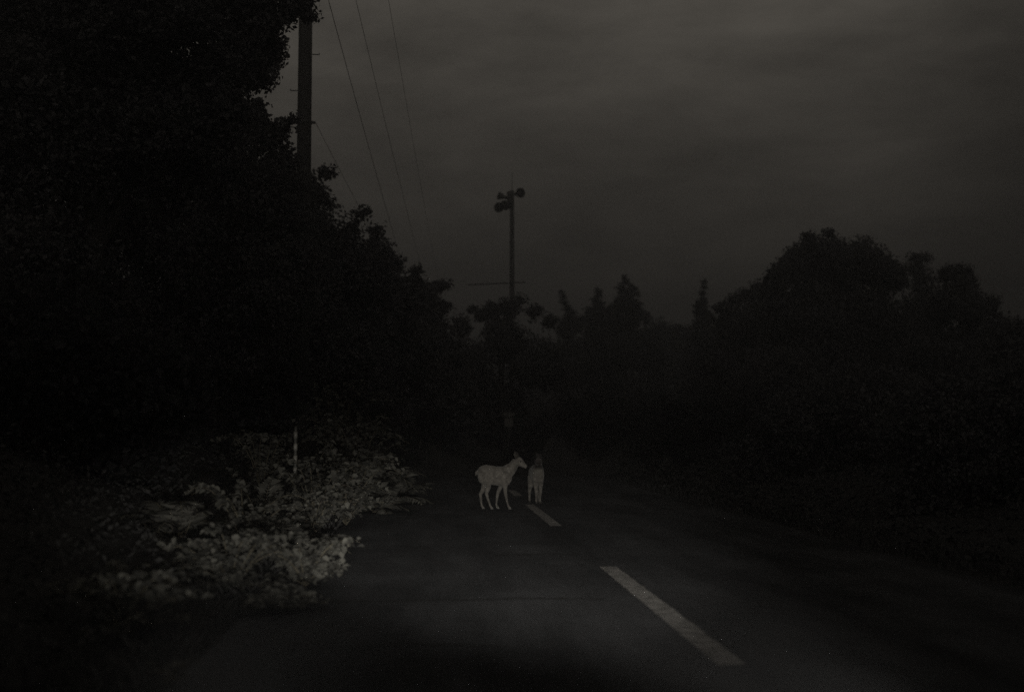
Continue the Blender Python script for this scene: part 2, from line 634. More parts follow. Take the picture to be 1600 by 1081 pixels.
tree('pointed_tree', 'short thin spike leaning left, just right of the loudspeaker pole tree', 78, 889,
     [(878, 457, 3.5), (879, 464, 5), (881, 472, 6), (885, 481, 8), (890, 490, 10), (892, 502, 14), (886, 520, 20), (890, 560, 30)], .15, 31, m=M_CONE, group=G_SP, trunk_r=.1)
tree('pointed_tree', 'small blunt spike, second right of the loudspeaker pole', 80, 934,
     [(933, 453, 5), (936, 460, 7), (931, 468, 8), (935, 478, 12), (930, 492, 16), (934, 515, 24), (934, 560, 32)], .15, 32, m=M_CONE, group=G_SP, trunk_r=.1)
tree('pointed_tree', 'tallest and widest spiky treetop right of the loudspeaker pole', 79, 976,
     [(975, 433, 3), (977, 440, 8), (972, 450, 9), (988, 452, 9), (995, 459, 6), (978, 462, 14), (968, 472, 12), (985, 480, 18), (975, 500, 28), (976, 550, 36)], .16, 33, m=M_CONE, group=G_SP, trunk_r=.12)
tree('pointed_tree', 'slim lone spike at the foot of the big dome-shaped tree', 72, 1099,
     [(1100, 441, 3), (1100, 449, 5), (1099, 458, 6), (1101, 468, 7), (1092, 473, 5), (1098, 480, 10), (1090, 488, 7), (1103, 492, 11), (1098, 508, 16), (1100, 545, 26), (1100, 600, 36)], .15, 34, m=M_CONE, group=G_SP, trunk_r=.1)
tree('broadleaf_tree', 'stub of foliage beside the slim lone spike', 72, 1094,
     [(1093, 480, 10), (1104, 492, 12), (1090, 505, 12), (1112, 500, 10), (1100, 530, 26), (1100, 590, 45)], .25, 24, trunk_r=.12)

# right
tree('broadleaf_tree', 'dark tree stepping up from the skyline dip towards the big dome-shaped tree', 60, 1160,
     [(1130, 482, 16), (1148, 468, 14), (1165, 462, 16), (1185, 455, 20), (1150, 510, 42), (1190, 500, 50), (1120, 560, 50), (1180, 600, 70)], .22, 25, trunk_r=.18)
tree('broadleaf_tree', 'largest dome-shaped dark tree, right half of the picture', 50, 1300,
     [(1300, 405, 46), (1270, 402, 38), (1340, 405, 44), (1243, 412, 32), (1222, 428, 30), (1205, 448, 28), (1376, 425, 38), (1262, 372, 12), (1295, 366, 9), (1262, 378, 15), (1392, 440, 26),
      (1300, 470, 90), (1230, 500, 60), (1370, 500, 70), (1290, 580, 100), (1200, 600, 70), (1390, 600, 80)], .2, 26, trunk_r=.28)
tree('broadleaf_tree', 'narrow upright treetop with a flat top just right of the dome-shaped tree', 56, 1437,
     [(1430, 402, 12), (1445, 402, 12), (1436, 420, 18), (1440, 445, 24), (1435, 490, 45), (1440, 560, 70)], .2, 27, trunk_r=.16)
tree('broadleaf_tree', 'square-shouldered dark tree between the flat treetop and the right edge', 46, 1500,
     [(1478, 430, 20), (1500, 432, 22), (1512, 445, 22), (1490, 470, 45), (1515, 490, 30), (1530, 520, 30), (1545, 480, 24), (1560, 515, 34), (1480, 560, 80), (1545, 590, 60)], .19, 28, trunk_r=.2)
tree('broadleaf_tree', 'shadowed tree at the right edge of the picture below the sky', 38, 1610,
     [(1560, 535, 40), (1590, 522, 30), (1600, 540, 45), (1650, 520, 60), (1600, 620, 90), (1690, 600, 90), (1560, 640, 60)], .17, 29, trunk_r=.2)
tree('leafy_shrub', 'dark roadside shrub behind and right of the frontal deer', 55, 930,
     [(900, 655, 42), (950, 650, 45), (1000, 660, 45), (930, 690, 34), (1040, 670, 45)], .18, 35, m=M_SHADED, trunk_r=.06, cat='shrub', group='dark shrubs along the right verge')
tree('leafy_shrub', 'broad dark shrub below the slim lone spike on the right verge', 40, 1100,
     [(1060, 660, 50), (1120, 650, 60), (1180, 660, 60), (1010, 700, 34), (1090, 710, 45), (1160, 720, 45)], .15, 36, m=M_SHADED, trunk_r=.07, cat='shrub', group='dark shrubs along the right verge')
tree('leafy_shrub', 'big dark thicket below the dome-shaped tree on the right verge', 27, 1300,
     [(1250, 660, 80), (1340, 640, 90), (1420, 660, 90), (1180, 720, 50), (1280, 750, 60), (1380, 760, 60)], .12, 37, trunk_r=.08, cat='shrub', group='dark shrubs along the right verge')
tree('leafy_shrub', 'nearest dark thicket at the right edge of the picture', 17, 1520,
     [(1480, 680, 110), (1600, 660, 130), (1440, 790, 80), (1560, 820, 100), (1690, 760, 130)], .1, 38, trunk_r=.08, cat='shrub', group='dark shrubs along the right verge')

# ------------------------------------------------------------------ roadside plants caught in the headlamps


def frond_geo(base, az, length, rise, rng, pinna, V, F, stems, droop=1.0, width=1.0):
    """one arching fern-like frond with two rows of pinnate leaflets"""
    n = 15
    pts = []
    for i in range(n + 1):
        s = i / n
        h = length * s * math.cos(rise) * (1 - .12 * s)
        z = length * (math.sin(rise) * s - droop * .55 * s * s)
        pts.append(Vector((base[0] + math.cos(az) * h, base[1] + math.sin(az) * h, base[2] + z)))
    stems.append(pts)
    side0 = Vector((-math.sin(az), math.cos(az), 0))
    for i in range(2, n + 1):
        s = i / n
        t = (pts[i] - pts[i - 1]).normalized()
        upv = side0.cross(t).normalized() * -1
        if upv.z < 0:
            upv = -upv
        ln = pinna * width * math.sin(math.pi * min(1, .18 + .82 * s) ** .9) * rng.uniform(.75, 1.15) + .015
        for sg in (-1, 1):
            d = (side0 * sg * .86 + t * .5 + upv * rng.uniform(-.22, .12)).normalized()
            wv = t.cross(d).cross(d).normalized() * ln * .15
            o = pts[i]
            b0 = len(V)
            mid = o + d * ln * .45
            V += [o, mid + wv, o + d * ln - upv * ln * .2, mid - wv]
            F.append((b0, b0 + 1, b0 + 2, b0 + 3))


def fern(label, X, Y, size, nfr, seed, az0=None, spread=math.pi * 2, z=None, group='fern clumps on the left verge', hi=1.15):
    rng = np.random.default_rng(seed)
    gz = ground_z(X, Y) if z is None else z
    root = empty('fern_clump', (X, Y, gz))
    tag(root, label, 'fern', group)
    V, F, st = [], [], []
    for k in range(nfr):
        az = (rng.uniform(0, 2 * math.pi) if az0 is None else az0 + rng.uniform(-.5, .5) * spread)
        b = (rng.uniform(-.07, .07), rng.uniform(-.07, .07), 0)
        frond_geo(b, az, size * rng.uniform(.7, 1.15), rng.uniform(.45, hi), rng, size * .19, V, F, st, droop=rng.uniform(.8, 1.3))
    mesh_np('foliage', np.array([tuple(v) for v in V]), np.array(F), M_FERN, root)
    bm = bmesh.new()
    for pts in st:
        tube(bm, pts[::3] + [pts[-1]] if (len(pts) - 1) % 3 else pts[::3], [.006, .005, .004, .003, .002, .0015][:len(pts[::3]) + (1 if (len(pts) - 1) % 3 else 0)], 4, cap=False)
    obj_bm('stem', bm, M_STEM, root)
    return root


def leafy(label, X, Y, size, height, nst, seed, leaf=.085, az0=None, spread=2 * math.pi, name='verge_plant',
          cat='plant', group='broad-leaved plants on the left verge', z=None, per=42):
    """sprawling broad-leaved plant: many arching runners carrying ovate leaves"""
    rng = np.random.default_rng(seed)
    gz = ground_z(X, Y) if z is None else z
    root = empty(name, (X, Y, gz))
    tag(root, label, cat, group)
    C, Nn, Dr = [], [], []
    bm = bmesh.new()
    for k in range(nst):
        az = rng.uniform(0, 2 * math.pi) if az0 is None else az0 + rng.uniform(-.5, .5) * spread
        ln = size * rng.uniform(.4, 1.2)
        hh = height * rng.uniform(.3, 1.5) ** 1.1
        pts = []
        wob = rng.uniform(-.6, .6)
        for i in range(8):
            s = i / 7
            a = az + wob * s
            pts.append(Vector((math.cos(a) * ln * s, math.sin(a) * ln * s, hh * (1.9 * s - 1.25 * s * s) + .02)))
        tube(bm, pts, [.006 - .0006 * i for i in range(8)], 4, cap=False)
        for j in range(per):
            s = .12 + .88 * (j + rng.random()) / per
            f = s * 7
            i = min(6, int(f))
            p = pts[i].lerp(pts[i + 1], f - i)
            off = rng.normal(size=3) * leaf * .55
            off[2] = abs(off[2]) * .5
            C.append(np.array(p) + off)
            nrm = rng.normal(size=3) * .33 + np.array([0, -.35, .85])
            Nn.append(nrm / np.linalg.norm(nrm))
    C = np.array(C); Nn = np.array(Nn)
    n = len(C)
    t = unit(rng, n); t[:, 2] -= .25
    a = t - Nn * np.sum(t * Nn, axis=1, keepdims=True)
    a /= np.linalg.norm(a, axis=1, keepdims=True)
    b = np.cross(Nn, a)
    s = (leaf * .72 * rng.uniform(.5, 1.25, n))[:, None]
    # six-point ovate leaf, folded along its midrib and drooping at the tip
    V = np.stack([C - a * s * .5, C - a * s * .18 + b * s * .36 + Nn * s * .10, C + a * s * .18 + b * s * .28 + Nn * s * .07,
                  C + a * s * .58 - Nn * s * .16, C + a * s * .18 - b * s * .28 + Nn * s * .07, C - a * s * .18 - b * s * .36 + Nn * s * .10], 1)
    i0 = np.arange(n)[:, None] * 6
    Fq = np.concatenate([i0 + np.array([[0, 1, 2, 3]]), i0 + np.array([[0, 3, 4, 5]])], 0)
    mesh_np('foliage', V.reshape(-1, 3), Fq, M_VERGE, root)
    obj_bm('stem', bm, M_STEM, root)
    return root


leafy('nearest plant of the lit bank, lower left, its leaves only faintly lit', -1.72, 7.0, .36, .30, 18, 101, leaf=.07)
fern('faint ragged fern rising behind the nearest plant of the lit bank', -1.95, 8.1, .50, 26, 103, hi=1.2)
leafy('tiny isolated leafy tuft in the dark of the lower left road edge', -1.24, 5.95, .12, .10, 5, 119, leaf=.055, per=8)
leafy('low leaves spreading flat over the road edge below the bright plants', -1.22, 8.4, .40, .10, 16, 105, leaf=.07, az0=-.1, spread=3.0)
leafy('leafy mound with a lit rounded top, left of the brightest plant', -1.50, 9.2, .46, .40, 26, 104, leaf=.08)
fern('ferny fringe just behind the leafy mound with the lit rounded top', -1.85, 9.0, .62, 16, 120, hi=1.1)
leafy('brightest broad-leaved plant at the road edge, just left of the stray sprig', -1.02, 9.7, .33, .34, 24, 106, leaf=.08)
leafy('single pale sprig reaching out over the road from the verge', -1.16, 10.6, .52, .10, 7, 107, leaf=.075, az0=-.5, spread=.75, z=.16, per=26)
fern('thin fern fronds under the pale sprig', -1.22, 10.9, .5, 7, 123, az0=-.45, spread=1.6, hi=.7)
leafy('leafy plant behind the pale sprig with dark gaps between its leaves', -1.75, 11.6, .58, .55, 22, 108, leaf=.085)
fern('feathery fern clump behind the leafy mound', -2.3, 11.2, .85, 18, 109, hi=1.3)
fern('fern tangled into the front of the bushy roadside plants', -1.35, 12.6, .72, 18, 121, hi=1.2)
leafy('bright bushy plant at the road edge behind the pale sprig', -1.38, 13.8, .62, .80, 32, 110, leaf=.095)
leafy('brightest bushy plant of the far verge, right of the striped marker', -1.20, 16.2, .66, .92, 34, 111, leaf=.1)
fern('tall fern clump left of the far bushy plants', -2.1, 14.6, .95, 20, 112, hi=1.3)
leafy('dark-gapped plant below the marker post', -2.4, 17.2, .8, .75, 24, 113, leaf=.1)
fern('arching fern at the far end of the lit verge with drooping tips', -.95, 19.2, 1.05, 26, 114, hi=1.35)
leafy('tall leafy bush standing above the far end of the lit verge', -1.35, 20.4, .85, 1.55, 36, 115, leaf=.11)
fern('upright fern sticking out of the tall leafy bush', -1.2, 20.2, 1.3, 16, 122, hi=1.45, z=.35)
fern('long single fronds bending toward the deer at the end of the verge', -.80, 21.5, 1.15, 18, 116, az0=.0, spread=2.4, hi=1.35)
leafy('dim tall bush behind the far lit verge, under the dark trees', -2.0, 23.5, 1.0, 1.8, 32, 117, leaf=.12)
fern('dim fern between the far verge and the deer', -1.5, 26.0, 1.0, 14, 118)

# far-off wood closing the view behind the single trees
rngw = np.random.default_rng(88)
wl = []
for k in range(150):
    px_ = rngw.uniform(-100, 1720)
    D_ = rngw.uniform(100, 125)
    tp = 545 + 30 * math.sin(px_ * .021) + 14 * math.sin(px_ * .067)
    c_ = P(px_, rngw.uniform(tp, 700), D_)
    wl.append((c_, rngw.uniform(1.8, 3.0)))
Vw, Fw = crown_arrays(wl, .5, rngw, .6)
tag(mesh_np('far_wood', Vw, Fw, M_LEAF), 'far-off dark wood behind the single trees', 'wood', kind='stuff')

# ground cover nobody could count
rng = np.random.default_rng(77)


def cover(name, n, xr, yr, leaf, seed, m=M_VERGE, hgt=.22):
    rng = np.random.default_rng(seed)
    y = yr[0] + (yr[1] - yr[0]) * rng.random(n) ** 1.5
    u = rng.random(n)
    x = np.array([road_x(v) for v in y]) - RC + xr[0] + (xr[1] - xr[0]) * u
    z = np.array([ground_z(a, b) for a, b in zip(x, y)])
    clump = .5 + .5 * np.sin(x * 3.1 + y * 1.7) * np.sin(y * 2.3 - x * 1.3)
    z = z + rng.random(n) ** 1.3 * hgt * (.35 + clump)
    C = np.stack([x, y, z], 1)
    Nn = unit(rng, n) * .6 + np.array([0, -.1, .7])
    Nn /= np.linalg.norm(Nn, axis=1, keepdims=True)
    s = leaf * rng.uniform(.5, 1.3, n) * (1 + y / 40)
    V, F = leaves(C, Nn, s, s * .6, rng)
    o = mesh_np(name, V, F, m)
    return tag(o, kind='stuff')


tag(cover('undergrowth', 44000, (-7.5, -1.6), (4.5, 40), .045, 201, M_COVER, .25), 'dark leafy ground cover on the left bank', 'undergrowth')
tag(cover('undergrowth', 40000, (4.5, 14), (3.5, 50), .055, 202, M_COVER, .35), 'dark leafy ground cover on the right verge', 'undergrowth')

# grass blades along both edges of the road
rng = np.random.default_rng(9)
n = 9000
sidef = rng.random(n) < .6
y = 3.5 + 40 * rng.random(n) ** 1.6
cx = np.array([road_x(v) for v in y]) - RC
x = np.where(sidef, cx + ROAD_L - .02 - np.abs(rng.normal(size=n)) * .35, cx + ROAD_R + .06 + np.abs(rng.normal(size=n)) * .45)
z = np.array([ground_z(a, b) for a, b in zip(x, y)])
h = rng.uniform(.03, .14, n)
az = rng.uniform(0, 2 * np.pi, n)
dx, dy = np.cos(az), np.sin(az)
ln = rng.uniform(.2, .7, n) * h
wv = .0025 + y * .0002
V = np.stack([np.stack([x - dy * wv, y + dx * wv, z - .02], 1), np.stack([x + dy * wv, y - dx * wv, z - .02], 1),
              np.stack([x + dx * ln * .5 + dy * wv * .7, y + dy * ln * .5 - dx * wv * .7, z + h * .7], 1), np.stack([x + dx * ln * 1.3, y + dy * ln * 1.3, z + h], 1)], 1)
o = mesh_np('grass', V.reshape(-1, 3), np.arange(n * 4).reshape(n, 4), M_COVER)
tag(o, 'thin grass growing along the road edges', 'grass', kind='stuff')

# ------------------------------------------------------------------ near utility pole
D1 = 27.0
pb = P(466, 690, D1)
pt = P(478, 30, D1)
gx = pb.x + .05
pole = empty('utility_pole', (gx, D1, 0))
tag(pole, 'thick dark utility pole rising out of the top of the picture beside the left trees', 'utility pole')
gz = ground_z(gx, D1)
bm = bmesh.new()
HP = 12.4
tube(bm, [(0, 0, gz - .3), (0, 0, HP)], [.172, .140], 20)
obj_bm('shaft', bm, M_CONC, pole, True)
for k, zz in enumerate([8.55, 9.35, 7.75, 10.1, 6.95, 6.15, 5.35, 4.55]):
    bm = bmesh.new()
    sg = 1 if k % 2 else -1
    rr_ = .155
    tube(bm, [(sg * rr_, 0, zz), (sg * (rr_ + .15), 0, zz)], .011, 6)
    tube(bm, [(sg * (rr_ + .15), 0, zz), (sg * (rr_ + .15), 0, zz + .03)], .011, 6)
    obj_bm('step_bolt', bm, M_STEEL, pole)
bm = bmesh.new()
tube(bm, [(0, 0, 7.83), (0, 0, 7.89)], .168, 16)
box(bm, (.19, 0, 7.86), (.09, .05, .05))
obj_bm('clamp', bm, M_STEEL, pole)
bm = bmesh.new()
box(bm, (.45, -.19, 11.6), (2.6, .075, .075))
obj_bm('crossarm', bm, M_STEEL, pole)
for dx_ in (.45, 1.0, 1.6):
    bm = bmesh.new()
    tube(bm, [(dx_, -.19, 11.63), (dx_, -.19, 11.69), (dx_, -.19, 11.72), (dx_, -.19, 11.80), (dx_, -.19, 11.84)], [.02, .05, .03, .05, .02], 10)
    obj_bm('insulator', bm, M_CONC, pole)


def cable(name, label, pts, r, group):
    bm = bmesh.new()
    o0 = Vector(pts[0])
    tube(bm, [Vector(p) - o0 for p in pts], r, 6)
    o = obj_bm(name, bm, M_CABLE, None, True)
    o.location = o0
    tag(o, label, 'cable', group)
    return o


# three wires running along the road overhead
for (xa, xb, yb, lab, r) in ((513, 572, 215, 'leftmost of the three overhead wires crossing the sky right of the utility pole', .006),
                             (556, 610, 225, 'middle of the three overhead wires crossing the sky', .0046),
                             (607, 646, 225, 'rightmost and faintest of the three overhead wires', .0036)):
    z0 = 8.6
    # through two sky directions at near-constant height with a shallow sag
    pA = P(xa, 0, 1.0) - cam.location
    pB = P(xb, yb, 1.0) - cam.location
    DA = (z0 - CAM_H) / pA.z
    A = cam.location + pA * DA
    zb = z0 - .30
    B = cam.location + pB * ((zb - CAM_H) / pB.z)
    dirv = (B - A)
    pts = []
    for i in range(-26, 46):
        s = i * .22
        p = A + dirv * s
        p.z = z0 - .30 * s + .03 * max(0, s) * (s - 1)
        if s < 0:
            p.z = z0 + .02 * s * s - .1 * s
        if p.y < -12 or p.y > 88:
            continue
        pts.append(p)
    cable('overhead_wire', lab, pts, r, 'overhead wires along the road')
# the fixed cable leaving the pole at the clamp
c0 = Vector((gx + .24, D1, 7.86))
pts = [c0 + Vector((i * .045, i * 1.2, -.03 * i + .0012 * i * i)) for i in range(0, 30)]
cable('service_cable', 'short cable leaving the right side of the utility pole towards the trees', pts, .005, None)

# marker post with pale bands in front of the pole
mk = P(461.5, 706, 14.0)
root = empty('marker_post', (mk.x, 14.0, ground_z(mk.x, 14.0)))
tag(root, 'slim banded reflective marker post standing among the plants left of the road', 'marker post')
zt = P(461, 670, 14).z - ground_z(mk.x, 14)
M_REFL = mat('reflective_band', (0.10, 0.098, 0.09), .4, (.2, .195, .18), 12)
M_BLACKB = mat('black_band', (0.03, 0.03, 0.028), .6, (.06, .06, .055), 12)
nb = 7
bm = bmesh.new()
tube(bm, [(0, 0, -.3), (0, 0, zt), (0, 0, zt + .03)], [.019, .019, .010], 12)
obj_bm('shaft', bm, M_BLACKB, root, True)
for k in range(4):
    bm = bmesh.new()
    z1 = zt - .03 - k * .13
    tube(bm, [(0, 0, z1 - .075), (0, 0, z1)], .0215, 12, cap=True)
    obj_bm('band', bm, M_REFL, root, True)

# ------------------------------------------------------------------ far pole with warning loudspeakers
D2 = 62.0
fb = P(800, 460, D2)
gz = ground_z(fb.x, D2)
lp = empty('loudspeaker_pole', (fb.x, D2, gz))
tag(lp, 'distant thin pole carrying four round horn loudspeakers above the trees', 'loudspeaker pole')


def loc2(px, py):
    return P(px, py, D2) - Vector((fb.x, D2, gz))


zt = loc2(800, 298).z
bm = bmesh.new()
tube(bm, [(0, 0, -.3), (0, 0, zt * .5), (0, 0, zt)], [.15, .125, .10], 14)
obj_bm('shaft', bm, M_STEEL, lp, True)
bm = bmesh.new()
tube(bm, [(0, 0, zt - .05), (0, 0, zt + .9)], [.016, .008], 6)
obj_bm('lightning_rod', bm, M_STEEL, lp)


def horn(px, py, dirv, r, ln):
    """horn loudspeaker: flared bell, driver unit, bracket"""
    c = loc2(px, py)
    d = Vector(dirv).normalized()
    bm = bmesh.new()
    prof = [(0, r), (.03, r * 1.03), (.06, r * .97), (.30, r * .72), (.6, r * .45), (1.0, r * .26)]
    tube(bm, [c + d * (.5 - t) * ln for t, _ in prof], [q for _, q in prof], 18, cap=False)
    tube(bm, [c + d * .46 * ln, c + d * .1 * ln], [r * .28, r * .2], 12)
    h = obj_bm('horn', bm, M_HORN, lp, True)
    bm = bmesh.new()
    tube(bm, [c - d * .48 * ln, c - d * .78 * ln], [r * .42, r * .38], 14)
    obj_bm('driver', bm, M_HORN, h, True)
    bm = bmesh.new()
    m0 = c - d * .3 * ln
    tube(bm, [m0, Vector((0, 0, m0.z - .02))], .035, 6)
    obj_bm('bracket', bm, M_STEEL, h)


horn(781.0, 325, (-.25, -1, -.08), .245, .5)
horn(810.5, 302.5, (.35, -1, -.05), .245, .5)
horn(787, 308, (-1, .35, .35), .20, .55)
horn(793, 319, (-.5, .9, -.1), .25, .5)
bm = bmesh.new()
box(bm, loc2(797, 312) + Vector((0, -.06, 0)), (.30, .30, .75))
obj_bm('junction_box', bm, M_HORN, lp)
a, b = loc2(731, 445.5), loc2(821, 441.5)
bm = bmesh.new()
a.y = b.y = -.14
tube(bm, [a, b], .030, 6)
ah = obj_bm('antenna_boom', bm, M_STEEL, lp)
for k in range(4):
    c = a.lerp(b, .04 + k * .1)
    bm = bmesh.new()
    tube(bm, [c + Vector((0, -.3, 0)), c + Vector((0, .3, 0))], .012, 5)
    obj_bm('element', bm, M_STEEL, ah)

# ------------------------------------------------------------------ faint sign beyond the bend
DS = 54.0
sp = P(795, 655, DS)
gz = ground_z(sp.x, DS)
sg = empty('road_sign', (sp.x, DS, gz), R(-4))
tag(sg, 'faint small road sign of two stacked plates in the dark beyond the deer', 'road sign')
M_SIGN = mat('dull_sign_face', (0.05, 0.048, 0.046), .6, (.11, .105, .10), 9)
hz = sp.z - gz
bm = bmesh.new()
tube(bm, [(0, 0.03, -.3), (0, 0.03, hz + .42)], .03, 10)
obj_bm('post', bm, M_STEEL, sg, True)
bm = bmesh.new()
box(bm, (0, 0, hz + .21), (.46, .012, .17)); bmesh.ops.bevel(bm, geom=bm.edges[:], offset=.003)
obj_bm('upper_plate', bm, M_SIGN, sg)
bm = bmesh.new()
box(bm, (0, 0, hz - .12), (.36, .012, .36)); bmesh.ops.bevel(bm, geom=bm.edges[:], offset=.003)
obj_bm('lower_plate', bm, M_SIGN, sg)

# ------------------------------------------------------------------ deer


def coat(name, dark_head=False):
    m = bpy.data.materials.new(name)
    m.use_nodes = True
    t = m.node_tree
    b = t.nodes['Principled BSDF']
    b.inputs['Roughness'].default_value = .9
    b.inputs['Specular IOR Level'].default_value = .1
    b.inputs['Sheen Weight'].default_value = .15
    co = t.nodes.new('ShaderNodeTexCoord')
    n = t.nodes.new('ShaderNodeTexNoise')
    n.inputs['Scale'].default_value = 13
    n.inputs['Detail'].default_value = 8
    n.inputs['Roughness'].default_value = .7
    t.links.new(co.outputs['Object'], n.inputs['Vector'])
    r = t.nodes.new('ShaderNodeValToRGB')
    r.color_ramp.elements[0].position = .3
    r.color_ramp.elements[1].position = .72
    r.color_ramp.elements[0].color = (.042, .038, .034, 1)
    r.color_ramp.elements[1].color = (.140, .132, .120, 1)
    t.links.new(n.outputs['Fac'], r.inputs[0])
    # pale fawn spots on the flank
    v = t.nodes.new('ShaderNodeTexVoronoi')
    v.inputs['Scale'].default_value = 17
    t.links.new(co.outputs['Object'], v.inputs['Vector'])
    sp_ = t.nodes.new('ShaderNodeValToRGB')
    sp_.color_ramp.elements[0].position = .16
    sp_.color_ramp.elements[1].position = .24
    sp_.color_ramp.elements[0].color = (1, 1, 1, 1)
    sp_.color_ramp.elements[1].color = (0, 0, 0, 1)
    t.links.new(v.outputs['Distance'], sp_.inputs[0])
    sx = t.nodes.new('ShaderNodeSeparateXYZ')
    t.links.new(co.outputs['Object'], sx.inputs[0])
    gt = t.nodes.new('ShaderNodeMapRange')
    gt.inputs['From Min'].default_value = .44
    gt.inputs['From Max'].default_value = .50
    t.links.new(sx.outputs['Z'], gt.inputs['Value'])
    mu = t.nodes.new('ShaderNodeMath'); mu.operation = 'MULTIPLY'
    t.links.new(gt.outputs[0], mu.inputs[0]); t.links.new(sp_.outputs[0], mu.inputs[1])
    mx = t.nodes.new('ShaderNodeMix'); mx.data_type = 'RGBA'
    t.links.new(mu.outputs[0], mx.inputs['Factor'])
    t.links.new(r.outputs[0], mx.inputs[6]); mx.inputs[7].default_value = (.155, .147, .133, 1)
    out = mx.outputs[2]
    if dark_head:  # coat turns dark above the chest, a little paler towards the ears
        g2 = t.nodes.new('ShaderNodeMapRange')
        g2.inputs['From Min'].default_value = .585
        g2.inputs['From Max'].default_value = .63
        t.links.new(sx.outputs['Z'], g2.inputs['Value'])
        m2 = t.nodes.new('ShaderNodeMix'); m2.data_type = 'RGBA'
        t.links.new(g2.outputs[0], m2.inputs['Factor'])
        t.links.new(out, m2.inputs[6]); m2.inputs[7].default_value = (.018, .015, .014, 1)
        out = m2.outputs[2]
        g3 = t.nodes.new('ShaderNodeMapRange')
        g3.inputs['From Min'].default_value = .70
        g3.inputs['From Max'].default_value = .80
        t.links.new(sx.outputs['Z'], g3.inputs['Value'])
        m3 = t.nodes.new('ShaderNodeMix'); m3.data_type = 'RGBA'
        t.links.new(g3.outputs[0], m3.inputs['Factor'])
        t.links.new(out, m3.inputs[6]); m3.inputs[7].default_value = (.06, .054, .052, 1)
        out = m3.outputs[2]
    t.links.new(out, b.inputs['Base Color'])
    fb_ = t.nodes.new('ShaderNodeTexNoise')
    fb_.inputs['Scale'].default_value = 120
    t.links.new(co.outputs['Object'], fb_.inputs['Vector'])
    bp = t.nodes.new('ShaderNodeBump')
    bp.inputs['Strength'].default_value = .5
    bp.inputs['Distance'].default_value = .01
    t.links.new(fb_.outputs['Fac'], bp.inputs['Height'])
    t.links.new(bp.outputs[0], b.inputs['Normal'])
    return m


M_HOOF = mat('hoof_horn', (.03, .027, .025), .5, (.06, .055, .05), 30)
M_NOSE = mat('nose_leather', (.012, .011, .011), .35)
M_EYE = mat('eye_dark', (.01, .009, .008), .35, spec=.3)


def blob(bm, c, r, rot=None):
    q = bmesh.ops.create_icosphere(bm, subdivisions=3, radius=1)
    M = Matrix.Translation(c) @ (rot.to_4x4() if rot else Matrix.Identity(4)) @ Matrix.Diagonal((*r, 1))
    bmesh.ops.transform(bm, matrix=M, verts=q['verts'])


